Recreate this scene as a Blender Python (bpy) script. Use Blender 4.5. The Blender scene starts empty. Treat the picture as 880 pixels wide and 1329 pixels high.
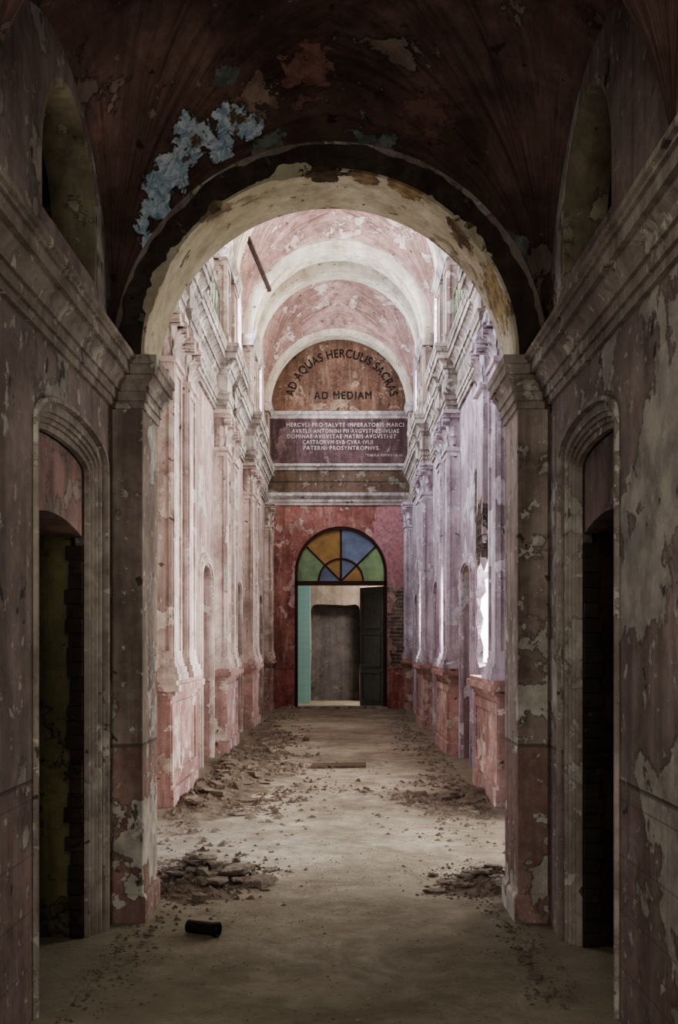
import bpy, bmesh, math, random
from mathutils import Vector, noise, Matrix
from mathutils.geometry import tessellate_polygon
random.seed(7)
COL = bpy.context.scene.collection
CX, CZ, F = 0.06, 1.5, 1400.0
# ------------------------------------------------------------------ helpers
def lin(c):
    out=[]
    for v in c[:3]:
        v=v/255.0
        out.append(v/12.92 if v<=0.04045 else ((v+0.055)/1.055)**2.4)
    return (*out,1.0)

def tag(o,label=None,category=None,group=None,kind=None):
    if label: o["label"]=label
    if category: o["category"]=category
    if group: o["group"]=group
    if kind: o["kind"]=kind
    return o

def mk(name,verts,faces,mat=None,origin=(0,0,0),parent=None,smooth=False,uvs=None,**kw):
    me=bpy.data.meshes.new(name)
    ox,oy,oz=origin
    me.from_pydata([(v[0]-ox,v[1]-oy,v[2]-oz) for v in verts],[],faces)
    bm=bmesh.new(); bm.from_mesh(me)
    bmesh.ops.recalc_face_normals(bm,faces=bm.faces)
    bm.to_mesh(me); bm.free()
    if smooth:
        for p in me.polygons: p.use_smooth=True
    o=bpy.data.objects.new(name,me)
    COL.objects.link(o)
    if parent:
        o.parent=parent
        o.location=(ox-parent.location.x,oy-parent.location.y,oz-parent.location.z)
    else: o.location=origin
    if mat: me.materials.append(mat)
    tag(o,**kw)
    return o

def empty(name,loc,**kw):
    o=bpy.data.objects.new(name,None); COL.objects.link(o); o.location=loc
    o.empty_display_size=0.1
    tag(o,**kw); return o

class G:
    def __init__(s): s.v=[]; s.f=[]
    def add(s,v,f):
        n=len(s.v); s.v+=[tuple(p) for p in v]; s.f+=[tuple(i+n for i in q) for q in f]
    def box(s,x0,x1,y0,y1,z0,z1,tx=0,ty=0):
        v=[(x0,y0,z0),(x1,y0,z0),(x1,y1,z0),(x0,y1,z0),
           (x0+tx,y0+ty,z1),(x1-tx,y0+ty,z1),(x1-tx,y1-ty,z1),(x0+tx,y1-ty,z1)]
        s.add(v,[(0,3,2,1),(4,5,6,7),(0,1,5,4),(1,2,6,5),(2,3,7,6),(3,0,4,7)])
    def plate(s,loops,fn,t0,t1):
        pl=[[Vector((p[0],p[1],0)) for p in l] for l in loops]
        tris=tessellate_polygon(pl)
        flat=[p for l in loops for p in l]
        n=len(flat)
        v=[fn(p[0],p[1],t0) for p in flat]+[fn(p[0],p[1],t1) for p in flat]
        f=[tuple(t) for t in tris]+[tuple(i+n for i in reversed(t)) for t in tris]
        k=0
        for l in loops:
            m=len(l)
            for i in range(m):
                a=k+i; b=k+(i+1)%m
                f.append((a,b,b+n,a+n))
            k+=m
        s.add(v,f)
    def sweep(s,prof,path,side):
        pts=[]
        m=len(path)
        dirs=[]
        for i in range(m-1):
            d=Vector((path[i+1][0]-path[i][0],path[i+1][1]-path[i][1])).normalized()
            dirs.append(d)
        for i in range(m):
            if i==0: n=Vector((dirs[0].y,-dirs[0].x))*side
            elif i==m-1: n=Vector((dirs[-1].y,-dirs[-1].x))*side
            else:
                a=Vector((dirs[i-1].y,-dirs[i-1].x))*side; b=Vector((dirs[i].y,-dirs[i].x))*side
                n=a+b
                if (a-b).length<1e-4: n=a
            pts.append((Vector(path[i]),n))
        v=[];f=[];k=len(prof)
        for p,n in pts:
            for (o,z) in prof: v.append((p.x+n.x*o,p.y+n.y*o,z))
        for i in range(m-1):
            for j in range(k):
                a=i*k+j; b=i*k+(j+1)%k
                f.append((a,b,b+k,a+k))
        f.append(tuple(range(k))); f.append(tuple(reversed(range((m-1)*k,m*k))))
        s.add(v,f)
    def cyl(s,p0,p1,r0,r1=None,n=12,caps=True):
        r1=r0 if r1 is None else r1
        p0=Vector(p0);p1=Vector(p1);d=(p1-p0).normalized()
        u=d.orthogonal().normalized(); w=d.cross(u)
        v=[]
        for i in range(n):
            a=2*math.pi*i/n; e=u*math.cos(a)+w*math.sin(a)
            v.append(p0+e*r0)
        for i in range(n):
            a=2*math.pi*i/n; e=u*math.cos(a)+w*math.sin(a)
            v.append(p1+e*r1)
        f=[(i,(i+1)%n,(i+1)%n+n,i+n) for i in range(n)]
        if caps: f+= [tuple(reversed(range(n))),tuple(range(n,2*n))]
        s.add(v,f)
    def obj(s,name,mat,**kw): return mk(name,s.v,s.f,mat,**kw)

def arch_loop(a0,a1,b0,bs,rise=None,n=24):
    c=(a0+a1)/2; r=(a1-a0)/2; rise=r if rise is None else rise
    l=[(a0,b0),(a1,b0)]
    for i in range(n+1):
        t=math.pi*i/n
        l.append((c+r*math.cos(t),bs+rise*math.sin(t)))
    return l
def rect(a0,a1,b0,b1): return [(a0,b0),(a1,b0),(a1,b1),(a0,b1)]
def XZ(y0): return lambda a,b,t:(a,y0+t,b)
def YZ(x0,s): return lambda a,b,t:(x0+s*t,a,b)

# ------------------------------------------------------------------ materials
class M:
    def __init__(s,name):
        s.m=bpy.data.materials.new(name); s.m.use_nodes=True
        s.nt=s.m.node_tree; s.n=s.nt.nodes; s.l=s.nt.links
        s.b=s.n['Principled BSDF']
        g=s.n.new('ShaderNodeNewGeometry'); s.pos=g.outputs['Position']
    def link(s,a,b): s.l.new(a,b)
    def vmap(s,scale=(1,1,1),src=None,off=(0,0,0)):
        m=s.n.new('ShaderNodeMapping'); m.inputs['Scale'].default_value=scale
        m.inputs['Location'].default_value=off
        s.link(src or s.pos,m.inputs['Vector']); return m.outputs[0]
    def noise(s,scale,detail=6,rough=0.55,dist=0.0,src=None):
        t=s.n.new('ShaderNodeTexNoise'); t.inputs['Scale'].default_value=scale
        t.inputs['Detail'].default_value=detail; t.inputs['Roughness'].default_value=rough
        t.inputs['Distortion'].default_value=dist
        s.link(src or s.pos,t.inputs['Vector']); return t.outputs['Fac']
    def ramp(s,fac,a,b):
        m=s.n.new('ShaderNodeMapRange'); m.inputs['From Min'].default_value=a
        m.inputs['From Max'].default_value=b; s.link(fac,m.inputs['Value']); return m.outputs[0]
    def math(s,op,a,b=None,c=None):
        m=s.n.new('ShaderNodeMath'); m.operation=op
        for i,x in enumerate((a,b,c)):
            if x is None: continue
            if isinstance(x,(int,float)): m.inputs[i].default_value=x
            else: s.link(x,m.inputs[i])
        return m.outputs[0]
    def mix(s,fac,a,b,mode='MIX'):
        m=s.n.new('ShaderNodeMix'); m.data_type='RGBA'; m.blend_type=mode
        for sock,x in ((m.inputs[0],fac),(m.inputs[6],a),(m.inputs[7],b)):
            if isinstance(x,(int,float)): sock.default_value=x
            elif isinstance(x,tuple): sock.default_value=x
            else: s.link(x,sock)
        return m.outputs[2]
    def sep(s,src=None):
        t=s.n.new('ShaderNodeSeparateXYZ'); s.link(src or s.pos,t.inputs[0]); return t.outputs
    def comb(s,x,y,z):
        t=s.n.new('ShaderNodeCombineXYZ')
        for i,v in enumerate((x,y,z)):
            if isinstance(v,(int,float)): t.inputs[i].default_value=v
            else: s.link(v,t.inputs[i])
        return t.outputs[0]
    def blobdist(s,center,squash=(1,1,1)):
        v=s.n.new('ShaderNodeVectorMath'); v.operation='SUBTRACT'
        s.link(s.pos,v.inputs[0]); v.inputs[1].default_value=center
        q=s.n.new('ShaderNodeVectorMath'); q.operation='MULTIPLY'; s.link(v.outputs[0],q.inputs[0])
        q.inputs[1].default_value=squash
        w=s.n.new('ShaderNodeVectorMath'); w.operation='LENGTH'; s.link(q.outputs[0],w.inputs[0])
        return w.outputs['Value']
    def blob(s,center,r,amp=0.5,nscale=6,squash=(1,1,1)):
        nz=s.noise(nscale,8,0.65)
        d=s.math('MULTIPLY_ADD',s.math('SUBTRACT',nz,0.5),amp*2*r*2,s.blobdist(center,squash))
        return s.ramp(d,r*1.03,r*0.97)
    def finish(s,color,rough=0.9,bump=None,strength=0.4,dist=0.02):
        s.link(color,s.b.inputs['Base Color']) if not isinstance(color,tuple) else setattr(s.b.inputs['Base Color'],'default_value',color)
        s.b.inputs['Roughness'].default_value=rough
        s.b.inputs['Specular IOR Level'].default_value=0.2
        if bump is not None:
            b=s.n.new('ShaderNodeBump'); b.inputs['Strength'].default_value=strength
            b.inputs['Distance'].default_value=dist
            s.link(bump,b.inputs['Height']); s.link(b.outputs[0],s.b.inputs['Normal'])
        return s.m

def plaster(name,base,alt,peel,peel2,stain,peel_t=0.58,pscale=2.2,stain_amt=0.7,streak=0.5,
            dado=None,dadoz=0.95,tiles=False,brick=None,blobs=(),bump=0.7,uvstreak=False,chip=0.66,soot=0.0,drip=0.0,bl=1.0,low=0.6,trail=None):
    m=M(name)
    c=m.mix(m.ramp(m.noise(1.6,8,0.6),0.38,0.62),lin(base),lin(alt))
    z=m.sep()
    if dado:
        dc=m.mix(m.ramp(m.noise(2.3,8,0.6),0.35,0.65),lin(dado[0]),lin(dado[1]))
        dm=m.math('LESS_THAN',z[2],dadoz)
        c=m.mix(dm,c,dc)
    c=m.mix(m.math('MULTIPLY',m.ramp(m.noise(14,8,0.7),0.35,0.7),0.4),c,lin(peel))
    if uvstreak:
        tc=m.n.new('ShaderNodeTexCoord'); sv=m.vmap((10,1.3,1),src=tc.outputs['UV'])
        sn=m.noise(1.0,9,0.70,1.1,src=sv)
        sn2=m.noise(1.0,9,0.70,1.2,src=m.vmap((18,2.2,1),src=tc.outputs['UV'],off=(3,1,0)))
        c=m.mix(m.math('MULTIPLY',m.ramp(sn2,0.50,0.68),0.35),c,lin(peel))
    else:
        sv=m.vmap((7,7,0.55)); sn=m.noise(1.0,7,0.6,0.2,src=sv)
    c=m.mix(m.math('MULTIPLY',m.ramp(sn,0.46,0.66),streak),c,lin(stain))
    st=m.ramp(m.noise(0.9,9,0.62,0.6),0.42,0.68)
    c=m.mix(m.math('MULTIPLY',st,stain_amt),c,lin(stain))
    pn=m.noise(pscale,12,0.62,0.25)
    pm=m.ramp(pn,peel_t,peel_t+0.012)
    pc=m.mix(m.ramp(m.noise(5,8,0.6),0.4,0.6),lin(peel),lin(peel2))
    c=m.mix(m.math('MULTIPLY',pm,0.85),c,pc)
    rim=m.math('MULTIPLY',m.ramp(pn,peel_t-0.02,peel_t),m.math('SUBTRACT',1.0,pm))
    c=m.mix(m.math('MULTIPLY',rim,0.4),c,lin(stain))
    cn=m.noise(11,6,0.6,0.1); cm=m.ramp(cn,chip,chip+0.02)
    c=m.mix(m.math('MULTIPLY',cm,0.8),c,lin(peel))
    dn=m.noise(9,5,0.5,0.4,src=m.vmap((1,1,1),off=(7,3,1))); dk=m.ramp(dn,0.68,0.695)
    c=m.mix(m.math('MULTIPLY',dk,0.75),c,lin((48,36,32)))
    gr=m.ramp(m.noise(4.5,10,0.72,0.3,src=m.vmap(off=(4,9,2))),0.46,0.68)
    c=m.mix(m.math('MULTIPLY',gr,0.5),c,lin(stain))
    if drip:
        dv=m.noise(1.0,8,0.7,0.1,src=m.vmap((8,8,1.4),off=(2,0,5)))
        c=m.mix(m.math('MULTIPLY',m.ramp(dv,0.54,0.64),drip),c,lin(peel))
    if soot: 
        so=m.ramp(m.noise(1.5,9,0.66,0.8,src=m.vmap(off=(1,5,7))),0.43,0.6)
        c=m.mix(m.math('MULTIPLY',so,soot),c,lin((52,42,40)))
    h=m.math('MULTIPLY',pm,-0.6)
    h=m.math('ADD',h,m.math('MULTIPLY',m.noise(22,8,0.7),0.35))
    h=m.math('ADD',h,m.math('MULTIPLY',m.noise(2.5,6,0.6),low))
    h=m.math('ADD',h,m.math('MULTIPLY',cm,-0.3))
    if uvstreak: h=m.math('ADD',h,m.math('MULTIPLY',sn,0.6))
    if dado:
        ln=m.ramp(m.math('ABSOLUTE',m.math('SUBTRACT',z[2],dadoz)),0.012,0.004)
        c=m.mix(m.math('MULTIPLY',ln,0.6),c,lin(stain)); h=m.math('ADD',h,m.math('MULTIPLY',ln,-0.5))
        h=m.math('ADD',h,m.math('MULTIPLY',dm,0.5))
    if tiles:
        g1=m.math('PINGPONG',m.math('ADD',z[1],z[0]),0.11); g2=m.math('PINGPONG',z[2],0.11)
        ln=m.math('MULTIPLY',m.math('LESS_THAN',m.math('MINIMUM',g1,g2),0.003),dm)
        c=m.mix(m.math('MULTIPLY',ln,0.45),c,lin(stain)); h=m.math('ADD',h,m.math('MULTIPLY',ln,-0.4))
    for (ctr,r,sq,ca,cb,amp,ns) in blobs:
        bmk=m.blob(ctr,r,amp,ns,sq)
        bc=m.mix(m.ramp(m.noise(13,8,0.6),0.42,0.58),lin(ca),lin(cb))
        if amp<0.5: bmk=m.math('MULTIPLY',bmk,0.7)
        c=m.mix(bmk,c,bc)
        if amp>=0.5:
            h=m.math('ADD',h,m.math('MULTIPLY',bmk,-0.6))
    if trail:   # ragged peeling patch following a string of points
        pts,ca,cb=trail
        d=None
        for (ctr,r) in pts:
            q=m.math('SUBTRACT',m.blobdist(ctr),r)
            d=q if d is None else m.math('MINIMUM',d,q)
        nz=m.math('MULTIPLY',m.math('SUBTRACT',m.noise(9,10,0.70,0.4),0.5),0.34)
        d=m.math('ADD',d,nz)
        mk_=m.ramp(d,0.004,-0.004)
        fl=m.noise(17,6,0.62,1.0)
        bc=m.mix(m.ramp(fl,0.42,0.62),lin(ca),lin(cb))
        bc=m.mix(m.ramp(m.noise(7,6,0.6,src=m.vmap(off=(3,3,3))),0.60,0.63),bc,lin((120,102,82)))
        edge=m.math('MULTIPLY',m.ramp(d,0.03,0.004),m.math('SUBTRACT',1.0,mk_))
        c=m.mix(m.math('MULTIPLY',edge,0.6),c,lin((58,46,40)))
        c=m.mix(mk_,c,bc)
        h=m.math('ADD',h,m.math('MULTIPLY',mk_,1.0))
        h=m.math('ADD',h,m.math('MULTIPLY',m.math('MULTIPLY',mk_,fl),2.0))
    if brick:
        ctr,hx,hy,hz=brick
        bt=m.n.new('ShaderNodeTexBrick')
        k=lambda c_:tuple(min(255,int(x*bl)) for x in c_)
        bt.inputs['Color1'].default_value=lin(k((84,72,66))); bt.inputs['Color2'].default_value=lin(k((60,52,48)))
        bt.inputs['Mortar'].default_value=lin(k((98,92,86)))
        bt.inputs['Scale'].default_value=1.0; bt.inputs['Brick Width'].default_value=0.26
        bt.inputs['Row Height'].default_value=0.085; bt.inputs['Mortar Size'].default_value=0.012
        m.link(m.comb(m.math('ADD',z[0],z[1]),z[2],0),bt.inputs['Vector'])
        nz=m.math('MULTIPLY',m.math('SUBTRACT',m.noise(2.6,9,0.7),0.5),1.2)
        def ax(s_,c_,h_): return m.math('SUBTRACT',m.math('ABSOLUTE',m.math('SUBTRACT',s_,c_)),h_)
        d=m.math('MAXIMUM',m.math('MAXIMUM',ax(z[0],ctr[0],hx),ax(z[1],ctr[1],hy)),ax(z[2],ctr[2],hz))
        dd=m.math('ADD',d,nz)
        bm_=m.ramp(dd,0.012,-0.012)
        gy=m.ramp(dd,0.07,0.06)
        c=m.mix(m.math('MULTIPLY',gy,0.8),c,lin((160,146,136)))
        bc=m.mix(m.math('MULTIPLY',m.ramp(m.noise(6,6,0.6),0.42,0.6),0.5),bt.outputs['Color'],lin((56,48,44)))
        c=m.mix(bm_,c,bc)
        h=m.math('ADD',h,m.math('MULTIPLY',bm_,-1.5))
        h=m.math('ADD',h,m.math('MULTIPLY',m.math('MULTIPLY',bm_,bt.outputs['Fac']),-0.8))
    return m.finish(c,0.92,h,bump,0.02)

def simple(name,a,b,scale=6,rough=0.8,bump=0.3,metal=0,stretch=(1,1,1),obj=False,r0=0.35,r1=0.65):
    m=M(name)
    src=m.vmap(stretch)
    if obj:
        tc=m.n.new('ShaderNodeTexCoord'); oi=m.n.new('ShaderNodeObjectInfo')
        va=m.n.new('ShaderNodeVectorMath'); va.operation='ADD'
        m.link(tc.outputs['Object'],va.inputs[0])
        mm=m.math('MULTIPLY',oi.outputs['Random'],37.0); m.link(m.comb(mm,mm,mm),va.inputs[1]); src=va.outputs[0]
    n=m.noise(scale,8,0.65,0.2,src=src)
    c=m.mix(m.ramp(n,r0,r1),lin(a),lin(b))
    if obj:
        c=m.mix(m.math('MULTIPLY',oi.outputs['Random'],0.6),c,lin((108,94,82)))
    m.b.inputs['Metallic'].default_value=metal
    return m.finish(c,rough,m.noise(scale*4,6,0.6,src=src),bump,0.01)

VC,VB=4.7,1.1
def dome_hit(u,v,yc=VC,b=VB,a=1.17,z0=3.03):
    R=math.sqrt(a*a+b*b)
    d=Vector(((u-443)/F,1,(835-v)/F)); o=Vector((CX,0,CZ)); c=Vector((0,yc,z0))
    oc=o-c; A=d.dot(d);B=2*d.dot(oc);C=oc.dot(oc)-R*R
    disc=B*B-4*A*C
    if disc<0: return (0,5,4.5)
    t=(-B+math.sqrt(disc))/(2*A)
    return tuple(o+d*t)
teal=((124,126,116),(94,96,90)); crm=((156,134,118),(124,104,92))
vb=[]
for (u,v,r,cc,amp) in [(335,125,0.10,crm,1.4),(350,205,0.10,teal,1.2),(400,95,0.12,((136,102,92),(108,82,74)),1.5),
                  (292,100,0.06,teal,0.9),(480,200,0.12,teal,1.2),(660,335,0.11,teal,1.2),(400,210,0.07,teal,1.2),
                  (560,150,0.12,((120,92,82),(98,74,68)),1.5)]:
    vb.append((dome_hit(u,v),r,(1,1,1),cc[0],cc[1],amp,11))
tr=[(dome_hit(u,v),r) for (u,v,r) in [(325,165,0.075),(300,158,0.10),(288,188,0.085),(262,172,0.075),(240,165,0.05),(240,200,0.09),(224,222,0.11),(208,245,0.10),(200,270,0.08),(188,295,0.065)]]

MAT={}
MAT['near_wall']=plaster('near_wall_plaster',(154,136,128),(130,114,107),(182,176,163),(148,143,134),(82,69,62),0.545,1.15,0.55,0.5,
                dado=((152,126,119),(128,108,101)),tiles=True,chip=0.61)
MAT['jamb']=plaster('jamb_plaster',(168,150,139),(132,114,103),(192,186,171),(154,148,137),(80,66,58),0.55,2.4,0.6,0.6,
                dado=((152,114,105),(128,97,89)),chip=0.61,low=0.3)
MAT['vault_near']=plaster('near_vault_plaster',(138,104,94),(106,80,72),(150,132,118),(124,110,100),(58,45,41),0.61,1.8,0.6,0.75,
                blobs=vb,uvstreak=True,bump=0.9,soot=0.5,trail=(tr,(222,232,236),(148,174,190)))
MAT['archface']=plaster('arch_face_plaster',(82,67,59),(64,53,47),(118,112,100),(92,84,75),(44,36,31),0.60,2.5,0.6,0.4)
sb=[((-0.03,5.76,4.02),0.12,(1,0.7,1),(92,76,56),(66,54,42),1.1,8),((0.42,5.8,3.96),0.10,(1,1,1),(168,142,104),(124,102,74),1.1,8),
    ((0.72,5.85,3.75),0.10,(1,1,1),(130,108,80),(90,74,58),1.1,8),((0.95,5.95,3.42),0.17,(1,1,1),(176,154,112),(120,100,74),1.2,8),((0.2,5.82,4.02),0.08,(1,1,1),(150,126,94),(110,92,70),1.1,8),
    ((-0.6,5.8,3.85),0.07,(1,1,1),(150,130,100),(112,96,74),1.1,8)]
MAT['soffit']=plaster('arch_soffit_plaster',(224,217,193),(198,189,160),(150,131,104),(116,101,82),(132,117,90),0.60,2.4,0.45,0.45,blobs=sb,low=0.3)
MAT['hall_left']=plaster('hall_pink_plaster',(208,183,176),(184,156,149),(220,214,204),(186,177,167),(116,92,84),0.565,1.6,0.6,0.7,  # wall tone lowered: shade between the pilasters put into the colour
                dado=((188,145,139),(168,123,117)),dadoz=1.0,low=0.3)
MAT['hall_right']=plaster('hall_mauve_plaster',(198,182,192),(174,157,168),(226,222,227),(188,184,187),(112,93,98),0.555,1.6,0.6,0.75,  # tone lowered here too, recess shade carried by the base colour
                dado=((174,128,124),(154,108,106)),dadoz=1.0,brick=((1.66,12.6,3.0),0.2,0.30,0.5),low=0.3)
MAT['pil']=plaster('pilaster_plaster',(226,209,199),(206,186,176),(230,222,210),(192,183,170),(106,84,75),0.56,3.0,0.55,0.7,bump=0.45,low=0.15)  # pilasters lightened to stand out from the painted recess shade
MAT['pilr']=plaster('pilaster_mauve_plaster',(218,207,215),(198,184,193),(230,226,232),(188,184,188),(104,87,90),0.55,3.0,0.55,0.7,bump=0.45,low=0.15,
                brick=((1.55,11.3,2.6),0.5,0.35,0.3))
MAT['ped']=plaster('pedestal_plaster',(200,162,154),(176,136,128),(214,200,188),(178,165,152),(100,74,67),0.56,3.0,0.55,0.6,bump=0.5,low=0.2)
MAT['cornice']=plaster('cornice_plaster',(194,184,174),(156,145,136),(218,212,204),(174,166,158),(70,58,52),0.57,3.0,0.65,0.75,bump=0.4,low=0.1)
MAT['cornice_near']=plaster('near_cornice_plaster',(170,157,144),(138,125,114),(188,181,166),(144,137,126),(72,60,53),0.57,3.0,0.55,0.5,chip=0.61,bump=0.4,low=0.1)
MAT['attic']=plaster('attic_plaster',(198,177,167),(166,146,136),(208,202,190),(164,155,145),(90,76,69),0.57,2.2,0.6,0.65,bump=0.4,low=0.2)
MAT['vault']=plaster('hall_vault_plaster',(182,144,134),(150,114,104),(206,191,180),(174,158,146),(88,64,56),0.57,2.0,0.65,0.75,uvstreak=True)
MAT['rib']=plaster('rib_plaster',(230,224,208),(210,200,182),(184,172,152),(162,150,134),(138,123,106),0.62,3.0,0.45,0.4,bump=0.4,low=0.2)
MAT['end']=plaster('end_wall_red_plaster',(170,112,101),(144,88,79),(204,182,173),(166,136,127),(88,50,45),0.57,2.2,0.6,0.45,drip=0.35,
                dado=((172,100,90),(146,79,71)),dadoz=0.9,brick=((1.5,24.7,1.9),0.32,0.5,0.9),bl=1.6,
                blobs=[((1.45,24.7,3.7),0.8,(1,1,0.7),(190,146,149),(170,124,128),0.4,2.0)],low=0.3)
MAT['lunette']=plaster('lunette_plaster',(130,97,79),(100,71,58),(170,148,128),(124,103,87),(58,41,34),0.56,2.5,0.65,0.6,low=0.3,drip=0.2)
MAT['panel']=plaster('inscription_panel_plaster',(98,74,75),(78,56,58),(136,118,116),(106,89,88),(50,36,36),0.57,2.5,0.6,0.55,drip=0.25,low=0.2)
MAT['frieze']=plaster('end_frieze_plaster',(112,90,76),(94,66,57),(146,142,125),(116,110,96),(54,42,37),0.57,3.0,0.5,0.5,low=0.2)
MAT['greyrib']=plaster('grey_moulding_plaster',(200,193,189),(168,159,155),(214,210,206),(172,165,160),(90,76,70),0.59,3.0,0.5,0.5,bump=0.3,low=0.1)
MAT['reveal']=plaster('door_ochre_masonry',(122,116,80),(94,88,64),(112,102,84),(74,67,55),(46,41,33),0.56,3.5,0.7,0.6,bump=1.0)
MAT['rough']=plaster('door_dark_masonry',(64,52,44),(42,34,30),(92,78,66),(62,52,44),(24,20,16),0.60,5.0,0.6,0.4,bump=1.0)
MAT['olive']=plaster('lunette_reveal_plaster',(184,172,140),(146,134,110),(186,176,150),(146,136,116),(80,68,56),0.57,3.0,0.5,0.5,low=0.3)
MAT['tymp']=plaster('door_panel_plaster',(168,134,125),(138,108,100),(154,146,133),(116,109,99),(84,65,57),0.57,3.0,0.5,0.5)
MAT['tympr']=plaster('door_bare_panel_plaster',(132,109,98),(100,84,75),(128,116,102),(92,84,74),(58,49,42),0.57,4.0,0.6,0.5)
MAT['white']=simple('whitewashed_reveal',(240,238,236),(222,218,214),6)
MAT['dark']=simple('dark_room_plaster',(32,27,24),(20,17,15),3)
MAT['iron']=simple('rusted_green_iron',(96,108,84),(66,64,50),20,0.6)
MAT['doorwood']=simple('grey_green_door_paint',(108,112,106),(78,80,76),8,0.6,stretch=(6,6,0.6))
MAT['redwood']=simple('red_brown_door_paint',(150,116,108),(116,86,80),8,0.7,stretch=(6,6,0.6))
MAT['frame']=simple('dark_red_frame_paint',(66,40,34),(44,28,26),12,0.55)
MAT['beam']=simple('old_dark_timber',(70,50,40),(40,28,24),10,0.8)
MAT['plank']=simple('dusty_grey_timber',(114,98,82),(66,54,46),6,0.85,0.5,stretch=(1,6,6))
MAT['rubble']=simple('broken_plaster_and_brick',(154,143,128),(96,86,75),9,0.95,0.6,obj=True)
MAT['grit']=simple('plaster_grit',(132,119,104),(80,69,60),5,0.95,0.6)
MAT['dirt']=simple('plaster_dust_and_dirt',(128,116,99),(86,75,64),9,0.98,1.0)
MAT['pipe']=simple('dark_iron_pipe',(44,40,38),(26,24,24),14,0.5,0.4)
MAT['inkb']=simple('worn_black_letter_paint',(28,24,24),(76,57,50),14,0.7,r0=0.5,r1=0.74)
MAT['inkw']=simple('faded_white_letter_paint',(192,184,184),(132,120,120),9,0.8,r0=0.4,r1=0.66)
MAT['beige']=plaster('back_room_plaster',(192,172,156),(164,147,133),(200,188,176),(164,152,141),(112,95,84),0.62,2.0,0.45,0.45)
MAT['niche']=plaster('back_niche_plaster',(128,118,116),(104,96,95),(142,135,130),(118,112,108),(74,67,65),0.58,2.0,0.45,0.4)
m=M('turquoise_tiles'); zz=m.sep()
g=m.math('LESS_THAN',m.math('MINIMUM',m.math('PINGPONG',zz[0],0.075),m.math('PINGPONG',zz[2],0.075)),0.003)
MAT['turq']=m.finish(m.mix(m.math('MULTIPLY',g,0.5),m.mix(m.noise(3,6),lin((150,204,198)),lin((172,216,208))),lin((120,156,150))),0.45,m.math('MULTIPLY',g,-1.0),0.3,0.01)
# floor
m=M('dusty_concrete_floor'); zz=m.sep()
c=m.mix(m.ramp(m.noise(1.1,9,0.6,0.3),0.36,0.64),lin((184,176,157)),lin((148,139,120)))
c=m.mix(m.math('MULTIPLY',m.ramp(m.noise(6,10,0.7),0.40,0.64),0.55),c,lin((120,109,93)))
c=m.mix(m.math('MULTIPLY',m.ramp(m.noise(2.3,10,0.70,0.8,src=m.vmap(off=(2,2,2))),0.48,0.6),0.5),c,lin((106,96,82)))
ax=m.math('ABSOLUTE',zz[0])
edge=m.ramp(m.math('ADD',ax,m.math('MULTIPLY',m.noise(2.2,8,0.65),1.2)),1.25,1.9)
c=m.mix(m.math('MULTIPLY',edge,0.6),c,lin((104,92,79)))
sp=m.ramp(m.noise(26,4,0.6),0.63,0.65); c=m.mix(m.math('MULTIPLY',sp,0.6),c,lin((80,69,60)))
sp2=m.ramp(m.noise(19,4,0.6,src=m.vmap(off=(3,8,2))),0.69,0.71); c=m.mix(m.math('MULTIPLY',sp2,0.6),c,lin((212,205,190)))
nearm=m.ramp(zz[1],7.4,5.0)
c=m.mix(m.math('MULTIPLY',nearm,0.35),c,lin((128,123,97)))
h=m.math('ADD',m.math('MULTIPLY',m.noise(5,10,0.7),1.0),m.math('MULTIPLY',m.noise(40,6,0.7),0.35))
MAT['floor']=m.finish(c,0.9,h,0.8,0.025)
def glass(name,col):
    m=M(name); m.b.inputs['Transmission Weight'].default_value=0.45
    c=m.mix(m.ramp(m.noise(4,8,0.7),0.3,0.7),lin(col),lin(tuple(int(x*0.68) for x in col)))
    m.link(c,m.b.inputs['Base Color']); m.b.inputs['Roughness'].default_value=0.45
    return m.m
MAT['gg']=glass('green_glass',(164,200,150)); MAT['ga']=glass('amber_glass',(198,162,96)); MAT['gb']=glass('blue_glass',(140,162,196))

S="structure"
HW=1.66; NW=1.17; AY0,AY1=5.8,6.26; EY=24.7; ZS=6.88
# ------------------------------------------------------------------ floor
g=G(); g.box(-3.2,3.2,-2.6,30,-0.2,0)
g.obj('floor',MAT['floor'],kind=S,label="dusty beige concrete corridor floor with worn stains")
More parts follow.
